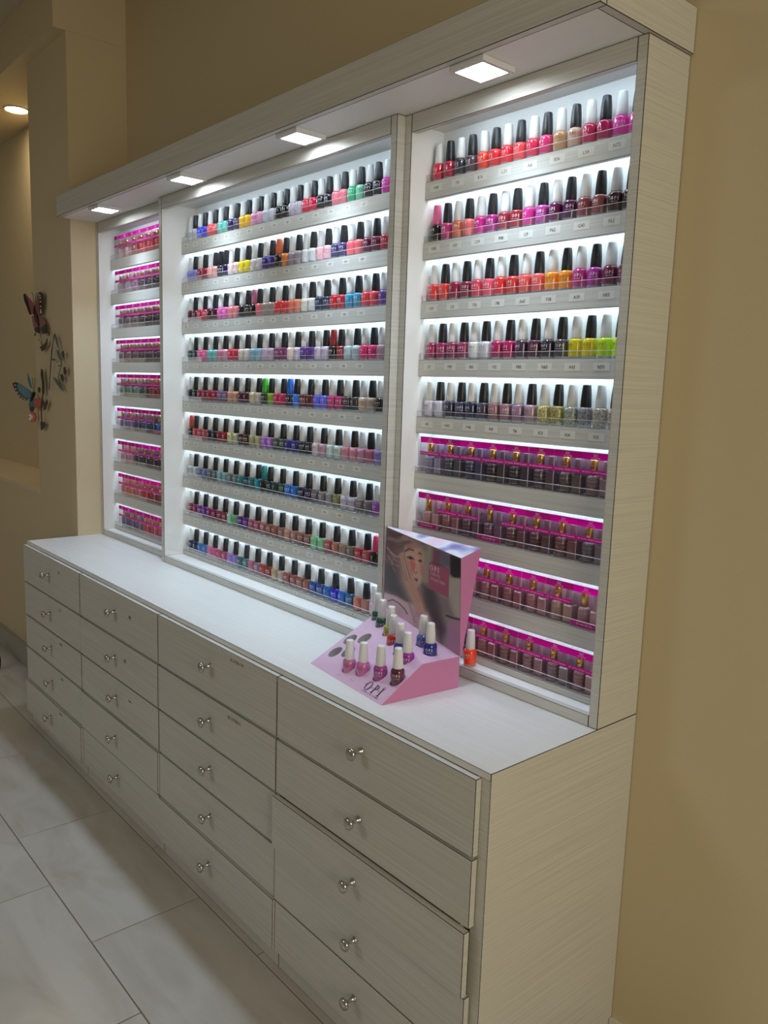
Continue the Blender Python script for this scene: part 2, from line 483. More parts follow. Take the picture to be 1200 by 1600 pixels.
# ------------------------------------------------------------------ upper display cases
SZ = [2.109 - .1522*i for i in range(8)] + [.891]
BAYS = [('left', XL, -2.083, .1548), ('middle', -2.083, -.7003, .1833), ('right', -.7003, 0.0, .1548)]
CASE_LABEL = {'left': 'narrow lit wall display case beside the pier, filled with magenta boxed duos',
              'middle': 'wide lit wall display case in the middle, nine shelves of polish',
              'right': 'lit wall display case at the right end, polish above boxed duos'}
CODES_R = [['N48','F15','B76','L20','A16','B56','L54','N72'], ['R58','N71','C09','P38','L19','P62','G43','F62'],
           ['L60','L21','T30','F81','A67','P38','A39','H53'], ['L17','F59','B61','V12','P80','N60','A65','N70'],
           ['H3','N42','P48','B41','F16','K13','K14','K15']]
rc = random.Random(3)
def code():
    return rc.choice('NLFHVPTBGA') + str(rc.randint(10, 99))
def put_label(sh, x, z, w, h, txt, ts):
    y = -.1011
    b = MB().box(x-w/2, x+w/2, y-.0003, y, z-h/2, z+h/2)
    b.text(txt, ts, lambda a, c: (x+a, y-.0006, z+c-ts*.35), 1)
    b.build('shelf_label', ['paper_label', 'print_ink'], sh)
for bay, x0, x1, dp in BAYS:
    t = thing('display_case', CASE_LABEL[bay], 'display case', ((x0+x1)/2, 0, ZC+.0005), group='lit wall display cases')
    i0, i1 = x0+.0250, x1-.0243
    for a, bb, inner in ((x0+.0003, i0, 1), (i1, x1-.0003, -1)):
        p = bbox(MB(), a if inner > 0 else a+.0008, bb-.0008 if inner > 0 else bb, -dp, -.001, ZC+.0008, ZK-.0008, .0012)
        if inner > 0: p.box(bb-.0008, bb, -dp+.0016, -.04, ZC+.026, ZK-.002, 2)
        else: p.box(a, a+.0008, -dp+.0016, -.04, ZC+.026, ZK-.002, 2)
        p.build('side_panel', LAM + ['melamine_white'], t)
    MB().box(i0, i1, -.040, -.030, ZC+.001, ZK-.002).build('back_panel', 'melamine_white', t)
    MB().box(i0, i1, -dp+.019, -.0402, 2.245, ZK-.002).build('top_panel', 'melamine_white', t)
    MB().box(i0, i1, -dp+.019, -.0402, ZC+.001, .8728).build('bottom_panel', 'melamine_white', t)
    bbox(MB(), i0+.0002, i1-.0002, -dp, -dp+.0185, 2.222, ZK-.0008, .0009).build('top_rail', LAM, t)
    bbox(MB(), i0+.0002, i1-.0002, -dp, -dp+.0185, ZC+.0008, .8733, .0009).build('bottom_rail', LAM, t)
    e = MB().box(i0+.10, i1-.004, -dp+.0188, -dp+.0268, 2.2395, 2.2448).build('led_strip', 'led_top_on', t)
    e['label'] = 'glowing white light strip behind the top rail'
    for r, z in enumerate(SZ):
        zb = z-.0444 if r < 8 else .8735
        s = bbox(MB(), i0+.0003, i1-.0003, -.101, -.087, zb, z, .0008)
        s.box(i0+.0003, i1-.0003, -.0869, -.0403, z-.016 if r < 8 else .8735, z-.0003, 2)
        s = s.build('shelf', LAM + ['melamine_white'], t)
        if r < 8:
            e = MB().box(i0+.004, i1-.004, -.0815, -.0695, z-.0215, z-.0163).build('led_strip', 'led_on', s)
            e['label'] = 'glowing white light strip'
        g = MB().box(i0+.001, i1-.001, -.1000, -.0985, z, z+.0165, 0)
        g.box(i0+.001, i1-.001, -.1002, -.0983, z+.0165, z+.0174, 1)
        g.build('clear_guard', ['acrylic', 'acrylic_edge'], s)
        if bay == 'right' and r < 5:
            for k in range(8): put_label(s, -.633+.0772*k, z-.0185, .042, .018, CODES_R[r][k], .0105)
        if bay == 'middle':
            for k in range(15):
                if r < 8: put_label(s, -2.022+.0780*k, z-.0165, .036, .015, code(), .0092)
                else: put_label(s, -2.022+.0780*k, z-.009, .022, .010, code(), .0062)

# ------------------------------------------------------------------ canopy and its lights
t = thing('canopy', 'long white woodgrain canopy over the display cases', 'canopy', (-1.39, -.16, ZK))
XR, DK, ZT = .0064, .3254, 2.355
bbox(MB(), XL+.0005, XR, -DK, -DK+.019, ZK, ZT, .0012).build('front_fascia', LAM, t)
bbox(MB(), XR-.019, XR, -DK+.0192, -.001, ZK, ZT, .0012).build('end_panel', LAM, t)
bbox(MB(), XL+.0005, XR-.0192, -DK+.0192, -.001, ZK+.0003, ZK+.016, .0009).build('soffit_panel', ['melamine_white', 'seam_dark'], t)
bbox(MB(), XL+.0005, XR-.0192, -DK+.0192, -.001, ZT-.016, ZT, .0009).build('top_panel', LAM, t)
PL = [(-2.421, 'square light under the canopy, nearest the left pier'), (-1.708, 'square canopy light second from the left pier'),
      (-1.026, 'square canopy light third from the left pier'), (-.343, 'square canopy light nearest the right end')]
for x, lb in PL:
    p = thing('puck_light', lb, 'light', (x, -.256, ZK-.0003), group='square lights under the canopy')
    h = MB()
    o, i, zb = .050, .0405, -.0125
    for a in ((-o,o,-o,-i),(-o,o,i,o),(-o,-i,-i,i),(i,o,-i,i)):
        h.box(a[0], a[1], a[2], a[3], zb, 0)
    h.box(-i, i, -i, i, -.004, 0)
    put('housing', h.mesh('housing', 'puck_housing'), p)
    ld = bpy.data.lights.new('beam', 'AREA')
    ld.shape = 'SQUARE'; ld.size = .075; ld.energy = BEAM; ld.color = (.66, .82, 1.0); ld.spread = math.radians(95)
    put('beam', ld, p, (0, 0, -.0132))
    put('diffuser', MB().box(-i+.0003, i-.0003, -i+.0003, i-.0003, zb+.0006, -.0045).mesh('diffuser', 'puck_diffuser'), p)
# ------------------------------------------------------------------ nail polish bottles
def bottle_body(name, m):
    b = MB()
    b.lathe([(.0140,0),(.0154,.0010),(.0157,.0055)], 18, 1, cap=False)
    b.add([(.0140*math.cos(2*math.pi*k/18), .0140*math.sin(2*math.pi*k/18), 0) for k in range(18)], [tuple(range(17,-1,-1))], 1)
    b.lathe([(.0157,.0055),(.0163,.012),(.0170,.022),(.0171,.035),(.0165,.0398),(.0146,.0432),(.0112,.0448),(.0098,.0462)], 18, 0, cap=False)
    return b.mesh(name, [m, 'bottle_glass'])
ME = {'body': bottle_body('bottle_body', 'polish'), 'glit': bottle_body('bottle_body', 'polish_glitter')}
cap_prof = [(.0120,.0452),(.0124,.0465),(.0122,.058),(.0113,.074),(.0097,.0905),(.0092,.0935),(.0086,.0944),(.0050,.0948)]
for k, m in (('W','cap_white'), ('K','cap_black'), ('T','cap_tinted')):
    ME[k] = MB().lathe(cap_prof, 18).mesh('cap', m)
def wrap(R, zc):
    return lambda x, y: (R*math.cos(x/R-math.pi/2), R*math.sin(x/R-math.pi/2), zc+y)
for k, m in (('lw','print_white'), ('li','print_grey')):
    for cp, tx in (('W','GELCOLOR'), ('K','NAIL LACQUER')):
        b = MB().opi(.0175, wrap(.0173, .0300), 0)
        b.text(tx, .0028, wrap(.0173, .0220), 0)
        ME[k+cp] = b.mesh('logo', m)

PAL = {'red': (205,35,50), 'crimson': (165,25,60), 'coral': (230,95,85), 'orange': (240,145,50), 'yellow': (235,205,30), 'lime green': (195,230,45),
       'green': (25,140,105), 'dark green': (25,75,65), 'mint green': (150,212,182), 'teal': (40,125,130), 'aqua': (120,200,195), 'pale aqua': (190,212,214),
       'light blue': (150,195,215), 'blue': (35,100,205), 'grey blue': (100,120,150), 'navy': (35,42,85), 'indigo': (50,42,132), 'purple': (100,42,145), 'lavender': (150,132,210),
       'orchid': (165,95,185), 'magenta': (200,45,145), 'plum': (100,30,80), 'hot pink': (222,55,110), 'pink': (228,130,165), 'pale pink': (235,200,205), 'rose': (180,95,110),
       'mauve': (160,120,140), 'maroon': (80,20,40), 'brown': (140,88,78), 'peach': (225,160,135), 'beige': (208,180,155), 'cream': (225,215,195), 'white': (222,220,222),
       'silver grey': (150,148,150), 'charcoal': (68,60,68), 'black': (25,22,28), 'olive': (160,160,105), 'gold': (190,175,110), 'pale lilac': (206,196,216)}
def cname(c):
    return min(PAL, key=lambda k: sum((a-b)**2 for a, b in zip(PAL[k], c)))
ORD = ['first','second','third','fourth','fifth','sixth','seventh','eighth','ninth','tenth','eleventh','twelfth','thirteenth','fourteenth','fifteenth','sixteenth',
       'seventeenth','eighteenth','nineteenth','twentieth','twenty-first','twenty-second','twenty-third','twenty-fourth','twenty-fifth','twenty-sixth',
       'twenty-seventh','twenty-eighth','twenty-ninth','thirtieth','thirty-first','thirty-second']
ROWN = ['top','second','third','fourth','fifth','sixth','seventh','eighth','bottom']

rb = random.Random(11)
def bottle(loc, col, cap, label, group, glit=False, rot=None, yaw=None):
    """cap: 'W', 'K' or an rgb tuple for a coloured cap"""
    r = rot or (0, 0, rb.uniform(-.45, .55) if yaw is None else yaw)
    t = thing('nail_polish_bottle', label, 'nail polish', loc, r, group)
    b = put('bottle', ME['glit' if glit else 'body'], t)
    b.color = (*lin(col), 1)
    k = put('cap', ME[cap] if isinstance(cap, str) else ME['T'], t)
    if not isinstance(cap, str): k.color = (*lin(cap), 1)
    lum = .3*col[0] + .59*col[1] + .11*col[2]
    put('logo', ME[('li' if lum > 140 else 'lw') + ('K' if cap == 'K' else 'W')], t)
    return t

# every entry is one shade: (gel colour, lacquer colour); a third item is the printed cap of a special black gel bottle
def sh(*a): return a
ROWS_C = [
 [((205,212,218),), ((40,62,225),), ((235,72,82),), ((112,208,195),), ((48,34,92),), ((250,192,20),), ((240,162,205),), ((216,212,226),), ((22,20,28),), ((206,196,216),), ((222,32,76),), ((25,22,32),), ((236,122,142),), ((25,165,120),(115,198,165)), ((26,18,34),), ((208,46,162),)],
 [((142,142,226),), ((152,24,62),), ((236,166,160),), ((24,18,34),(34,22,70),(28,26,32)), ((236,206,205),), ((242,216,28),), ((226,216,220),), ((56,40,142),), ((22,20,24),(242,142,62),(215,100,55)), ((166,152,166),), ((230,234,236),), ((246,186,196),), ((60,52,102),), ((240,112,122),), ((108,22,62),), ((182,32,62),)],
 [((92,22,52),), ((192,32,62),), ((72,16,38),), ((222,92,172),), ((232,132,142),), ((36,32,36),), ((24,22,26),(235,110,130),(190,110,140)), ((176,166,156),), ((226,56,66),), ((230,115,98),(226,132,106)), ((230,224,206),(216,214,212)), ((30,46,72),), ((186,32,46),), ((52,142,182),), ((226,72,82),), ((112,72,152),)],
 [((30,62,62),), ((230,92,152),), ((112,192,186),), ((216,122,152),(206,152,166)), ((202,46,76),), ((226,216,210),), ((152,196,216),), ((206,182,206),), ((122,42,102),), ((240,216,206),(216,202,216)), ((86,46,132),), ((206,192,212),), ((22,20,24),(152,30,42),(160,40,50)), ((190,210,216),), ((222,52,122),), ((186,152,166),)],
 [((30,36,42),), ((132,26,56),), ((152,26,62),), ((112,82,126),), ((206,150,126),), ((76,26,46),), ((216,202,166),(196,186,176)), ((20,24,24),(126,176,42),(70,190,60)), ((192,36,86),), ((22,26,36),(56,122,222),(40,110,225)), ((96,26,32),), ((96,96,216),), ((186,46,112),), ((66,56,66),), ((216,192,166),(196,176,160)), ((24,24,28),)],
 [((24,20,26),(192,62,60),(195,70,60)), ((182,62,82),), ((32,26,46),), ((142,26,42),), ((206,206,150),(196,196,166)), ((62,22,28),), ((166,166,122),), ((166,106,192),), ((60,72,66),), ((46,42,132),), ((26,32,46),), ((216,196,200),(196,156,176)), ((200,220,216),), ((222,152,172),), ((216,156,186),(202,112,142)), ((152,132,202),)],
 [((202,210,216),), ((112,126,166),), ((96,106,122),(86,106,112)), ((132,176,182),), ((102,122,126),), ((42,132,132),(22,62,102)), ((32,112,102),(22,142,166)), ((18,22,26),(26,56,60),(25,130,135)), ((30,62,62),(52,82,76)), ((30,112,202),), ((32,26,76),), ((112,102,116),(132,126,136)), ((152,152,152),(132,132,82)), ((206,202,222),), ((132,122,126),), ((162,86,182),)],
 [((152,42,92),), ((106,42,156),), ((146,26,112),(122,22,82)), ((142,42,76),), ((152,216,186),(124,168,142)), ((86,32,132),), ((166,82,112),), ((176,112,112),(152,92,82)), ((152,96,86),(152,112,112)), ((202,152,136),(172,126,122)), ((152,102,96),), ((146,216,176),), ((172,86,86),(182,122,102)), ((166,142,126),(126,122,116)), ((196,52,76),(192,86,92)), ((22,20,24),(190,50,90),(215,60,110))],
 [((26,42,82),(30,36,96)), ((72,132,212),(62,126,196)), ((240,132,182),(216,106,160)), ((192,82,122),), ((162,132,216),), ((56,112,122),(92,136,146)), ((196,116,146),(152,122,152)), ((182,62,66),(142,52,52)), ((206,186,150),(196,172,166)), ((152,82,82),), ((152,96,86),), ((42,82,172),(32,82,162)), ((30,112,202),(42,42,222)), ((30,112,212),(22,112,162)), ((222,132,106),(202,136,132)), ((236,212,226),)],
]
ROWS_R = [
 [((220,42,76),(190,42,76)), ((60,56,70),(86,66,80)), ((236,70,48),(226,52,60)), ((236,42,66),(236,72,82)), ((220,50,92),(220,56,122)), ((190,150,110),(206,172,156)), ((190,32,86),(172,22,86)), ((226,46,166),)],
 [((26,24,30),(202,62,132),(228,100,150)), ((216,112,82),(236,116,116)), ((202,42,132),(166,42,122)), ((150,42,62),(150,36,46)), ((202,52,136),(182,62,152)), ((96,22,72),(76,22,66)), ((136,62,72),(146,76,76)), ((66,26,42),(52,22,32))],
 [((226,66,70),(226,66,60)), ((142,32,62),(126,36,56)), ((206,62,86),(220,86,106)), ((216,46,50),(202,62,60)), ((230,86,86),(226,96,96)), ((246,152,50),(240,152,42)), ((186,42,132),(172,42,152)), ((112,26,66),)],
 [((166,36,86),(162,32,96)), ((142,46,86),(152,52,92)), ((222,220,216),(212,206,216)), ((176,36,96),(182,26,96)), ((72,46,72),(86,36,62)), ((52,46,66),(76,66,72)), ((216,202,20),(226,206,30)), ((202,236,42),)],
 [((216,206,220),(206,202,220)), ((52,52,76),(62,56,86)), ((42,46,76),(72,62,86)), ((152,106,116),(156,112,126)), ((156,122,152),(172,142,156)), ((196,186,122),(166,156,92)), ((166,172,156),(140,140,146)), ((186,176,166),)],
]
def row_of_bottles(rows, x0, dx, n, case):
    for r, row in enumerate(rows):
        for i in range(n):
            e = row[i//2]
            lac = i % 2
            col = e[1] if lac and len(e) > 1 else e[0]
            cap = 'K' if lac else (e[2] if len(e) > 2 else 'W')
            capn = 'black' if lac else (cname(cap) if len(e) > 2 else 'white')
            glit = case == 'right' and r == 4 and i >= 10
            lb = '%s%s nail polish, %s cap, %s from left on %s shelf, %s case' % ('glittery ' if glit else '', cname(col), capn, ORD[i], ROWN[r], case)
            bottle((x0 + dx*i + rb.uniform(-.0006, .0006), -.0772 + rb.uniform(-.0008, .0008), SZ[r]+.0002), col, cap, lb,
                   'nail polish bottles on the %s shelf of the %s case' % (ROWN[r], case), glit)
row_of_bottles(ROWS_C, -2.020, .0388, 32, 'middle')
row_of_bottles(ROWS_R, -.6490, .0390, 16, 'right')

# ------------------------------------------------------------------ boxed gel duos
W, D, H = .0375, .0195, .0985
bx = MB()
v = [(-W,-D,0),(W,-D,0),(W,D,0),(-W,D,0),(-W,-D,H),(W,-D,H),(W,D,H),(-W,D,H)]
bx.add(v, [(0,3,2,1),(4,5,6,7),(0,1,5,4),(1,2,6,5),(2,3,7,6),(3,0,4,7)], 0)
for sx in (-1, 1): bx.box(sx*W-.0004, sx*W+.0004, -D-.0002, -D+.0006, 0, H, 1)
bx.box(-W, W, -D-.0002, -D+.0005, H-.0006, H, 1)
ME['case'] = bx.mesh('clear_case', ['clear_case', 'case_edge'])
yb = -D-.0007
def band(name, z0, z1, txt, size, zt, second=None):
    b = MB().box(-W, W, yb, yb+.0005, z0, z1)
    b.text(txt, size, lambda a, c: (a, yb-.0003, zt+c), 1)
    if second: b.text(second[0], second[1], lambda a, c: (a, yb-.0003, second[2]+c), 1)
    return b.mesh(name, ['magenta_band', 'print_white'])
ME['top'] = band('top_band', .0828, H, 'DC', .0085, .0895, ('DUO GEL PAIR', .0034, .0852))
ME['mid'] = band('middle_band', .0500, .0592, 'DC Gel For All Nail Treatment', .0050, .0530)
ME['low'] = band('lower_band', .0020, .0170, 'DC with LED Gel', .0056, .0075)
ME['gel'] = MB().lathe([(.0135,0),(.0146,.0015),(.0146,.040),(.0130,.0440),(.0085,.0465)], 14).mesh('gel_bottle', 'printed_bottle')
ME['goldcap'] = MB().lathe([(.0090,.0466),(.0090,.079),(.0083,.0805)], 12).mesh('gold_cap', 'gold')
lq = MB().box(-.0125, .0125, -.0125, .0125, 0, .042, 0, .003)
ME['lacq'] = lq.mesh('lacquer_bottle', 'polish')
ME['lcap'] = MB().lathe([(.0105,.0423),(.0105,.078),(.0096,.0795)], 12).mesh('cap', 'cap_tinted')
ME['back'] = MB().box(-W+.001, W-.001, D-.0012, D-.0005, .001, H-.017).mesh('back_card', 'cap_tinted')
def duo(loc, col, label, group, variant=False):
    t = thing('gel_duo_box', label, 'polish box', loc, (0, 0, rb.uniform(-.012, .012)), group)
    put('clear_case', ME['case'], t)
    put('top_band', ME['top'], t)
    if variant: put('lower_band', ME['low'], t)
    else: put('middle_band', ME['mid'], t)
    z = .0005
    a = put('gel_bottle', ME['gel'], t, (-.0165, .0, z)); a.color = (*lin(col), 1)
    put('gold_cap', ME['goldcap'], a)
    c2 = tuple(min(255, int(v*1.05+8)) for v in col)
    b = put('lacquer_bottle', ME['lacq'], t, (.0170, .0025, z)); b.color = (*lin(c2), 1)
    k = put('cap', ME['lcap'], b); k.color = (*lin(tuple(int(.55*v+.45*w) for v, w in zip(col, (205,165,200)))), 1)
    k = put('back_card', ME['back'], t); k.color = (*lin(tuple(int(.45*v+.55*w) for v, w in zip(col, (225,175,210)))), 1)
DUO_R = {5: [(150,150,185),(70,82,92),(62,68,104),(60,54,64),(56,50,60),(88,72,86),(98,86,86),(145,118,122)],
         6: [(195,155,152),(160,112,112),(104,78,98),(116,84,110),(114,72,82),(98,62,72),(128,82,86),(124,118,122)],
         7: [(188,138,140),(182,134,136),(190,140,140),(176,122,126),(172,112,118),(178,124,130),(182,150,140),(196,158,162)],
         8: [(150,100,104),(156,108,112),(170,100,104),(160,104,110),(148,104,104),(146,106,112),(126,108,112),(158,116,116)]}
for r, row in DUO_R.items():
    for i, c in enumerate(row):
        va = (r, i) in ((6,0),(6,3),(7,7))
        if r == 8 and i < 2: continue
        lb = 'boxed %s gel duo%s, %s from left on %s shelf, right case' % (cname(c), ', low magenta band' if va else '', ORD[i], ROWN[r])
        duo((-.660+.0756*(i+.5), -.0765, SZ[r]+.0003), c, lb, 'boxed gel duos in the right case', va)
PP, LV = (222,170,180), (190,180,205)
DUO_L = [[(222,185,192),(222,180,188),(165,60,62),(215,50,66),(205,45,62),(200,40,58),(190,40,55)],
         [(205,195,212),(208,196,210),(160,120,150),(66,50,58),(58,46,52),(54,44,52),(50,40,50)],
         [(140,130,150),(136,126,146),(120,112,122),(72,58,62),(64,52,56),(58,48,54),(56,46,50)],
         [(135,112,116),(132,106,112),(116,96,104),(96,80,86),(92,76,82),(84,70,76),(80,66,70)],
         [(128,172,156),(122,166,150),(130,168,156),(40,84,76),(176,56,76),(166,50,66),(160,46,60)],
         [(140,128,178),(146,132,182),(56,64,112),(44,92,142),(34,64,82),(62,112,212),(50,90,180)],
         [(222,170,190),(212,160,180),(74,62,86),(62,50,72),(66,46,66),(80,40,66),(90,40,70)],
         [(226,130,112),(224,128,110),(210,118,106),(214,52,62),(170,70,82),(180,66,78),(170,60,70)],
         [(92,92,122),(96,94,128),(100,94,132),(196,76,92),(200,70,86),(206,70,88),(210,70,90)]]
for r, row in enumerate(DUO_L):
    for i, c in enumerate(row):
        lb = 'boxed %s gel duo, %s from left on %s shelf, left case' % (cname(c), ORD[i], ROWN[r])
        duo((-2.719+.0768*(i+.5), -.0765, SZ[r]+.0003), c, lb, 'boxed gel duos in the left case', (r, i) in ((5,5),(8,6)))

# ------------------------------------------------------------------ pink counter display
FL = Vector((-.717, -.412, ZC+.0004))
ANG = math.atan2(-.10812, .99414)
RZ = Matrix.Rotation(ANG, 4, 'Z')
def dw(u, v, z): return FL + (RZ @ Vector((u, v, z)))
ds = thing('counter_display', 'pink cardboard polish display stand with portrait poster, on the countertop', 'display stand', FL, (0,0,ANG))
A, B, C, Dd, RR, BR, BL = (0,0,0), (.333,0,0), (.333,.231,0), (0,.231,0), (.333,.116,.08), (.333,.231,.08), (0,.231,.125)
SPOTS = [ # u, v, z of the bottle base, colour, tilt, words
 (.135,.037,.002,(195,110,155),0,'mauve pink polish in the front slope of the pink display, leftmost'),
 (.185,.046,.008,(208,108,168),0,'pink polish second from left in the front slope of the pink display'),
 (.249,.054,.017,(160,64,140),0,'magenta polish third from left in the front slope of the pink display'),
 (.308,.063,.027,(98,24,62),0,'dark wine polish rightmost in the front slope of the pink display'),
 (.023,.196,.078,(22,92,78),0,'green polish at the back left corner of the pink display'),
 (.066,.181,.072,(16,82,66),0,'dark green polish second in the back diagonal of the pink display'),
 (.123,.165,.070,(182,182,92),.05,'tilted olive gold polish in the middle of the pink display'),
 (.171,.145,.061,(205,62,42),0,'orange red polish in the middle of the pink display'),
 (.227,.127,.057,(52,42,132),0,'indigo polish between the red and purple bottles on the pink display'),
 (.277,.113,.049,(152,42,152),0,'purple polish nearest the front right edge of the pink display'),
 (.246,.183,.074,(86,102,166),0,'slate blue polish before the poster on the pink display'),
 (.291,.171,.068,(32,42,132),0,'royal navy polish at the right of the pink display')]
WELLS = [(.030,.104,.04),(.072,.122,.05),(.034,.056,.012),(.076,.070,.02)]
base = MB()
bv = [A,B,C,Dd,RR,BR,BL]
base.add(bv, [(0,3,2,1)], 1); base.add(bv, [(0,1,4)], 0); base.add(bv, [(0,4,6)], 0); base.add(bv, [(4,5,6)], 0)
base.add(bv, [(1,2,5,4)], 1); base.add(bv, [(2,3,6,5)], 1); base.add(bv, [(3,0,6)], 1)
bm = bmesh.new()
bo = base.mesh('base', ['card_lilac', 'card_pink', 'well_grey'])
bm.from_mesh(bo); bmesh.ops.remove_doubles(bm, verts=bm.verts, dist=1e-5); bmesh.ops.recalc_face_normals(bm, faces=bm.faces); bm.to_mesh(bo); bm.free()
bobj = put('base', bo, ds)
cut = MB()
for (u, v, z, c, tl, w) in SPOTS: cut.lathe([(.0178, max(.0012, z-.0005)), (.0178, .25)], 24, 2, (u, v, 0), smooth=False)
for (u, v, z) in WELLS: cut.lathe([(.0185, z), (.0185, .25)], 24, 2, (u, v, 0), smooth=False)
cobj = put('cutter', cut.mesh('cutter', ['card_lilac', 'card_pink', 'well_grey']), ds)
md = bobj.modifiers.new('wells', 'BOOLEAN'); md.operation = 'DIFFERENCE'; md.object = cobj; md.solver = 'EXACT'
try: md.material_mode = 'INDEX'
except Exception: pass
dg = bpy.context.evaluated_depsgraph_get()
nm = bpy.data.meshes.new_from_object(bobj.evaluated_get(dg))
nm.name = 'base'
bobj.modifiers.clear(); bobj.data = nm
bpy.data.objects.remove(cobj)
for (u, v, z, c, tl, w) in SPOTS:
    p = dw(u, v, max(.0016, z))
    bottle(p, c, 'W', w, 'bottles standing in the pink display', rot=(0, tl, .6), yaw=None)

# printed front of the slope
b = MB()
sl = math.hypot(.116, .08)
def slope(u0, s0): return lambda a, c: (u0+a, (s0+c)*.116/sl - .0004, (s0+c)*.08/sl + .0006)
b.opi(.066, slope(.270, .0270), 0)
b.text('COLOR IS THE ANSWER', .0062, slope(.274, .0072), 0)
for u0, s0 in ((.128,.010),(.182,.016),(.236,.026),(.300,.042)): b.text('SHADE', .004, slope(u0, s0), 1)
ob = put('front_print', b.mesh('front_print', ['print_ink', 'print_grey']), ds)

# header card with the poster
h = MB()
hv = [(0,.2316,.125),(.333,.2316,.08),(.333,.2206,.327),(.004,.2296,.350),(0,.2346,.125),(.333,.237,.08),(.333,.283,.346),(.004,.2336,.352)]
h.add(hv, [(1,5,6,2)], 0); h.add(hv, [(4,7,6,5)], 0); h.add(hv, [(0,3,7,4)], 0); h.add(hv, [(3,2,6,7)], 1); h.add(hv, [(0,4,5,1)], 0)
put('header_card', h.mesh('header_card', ['card_pink', 'card_top_print']), ds)

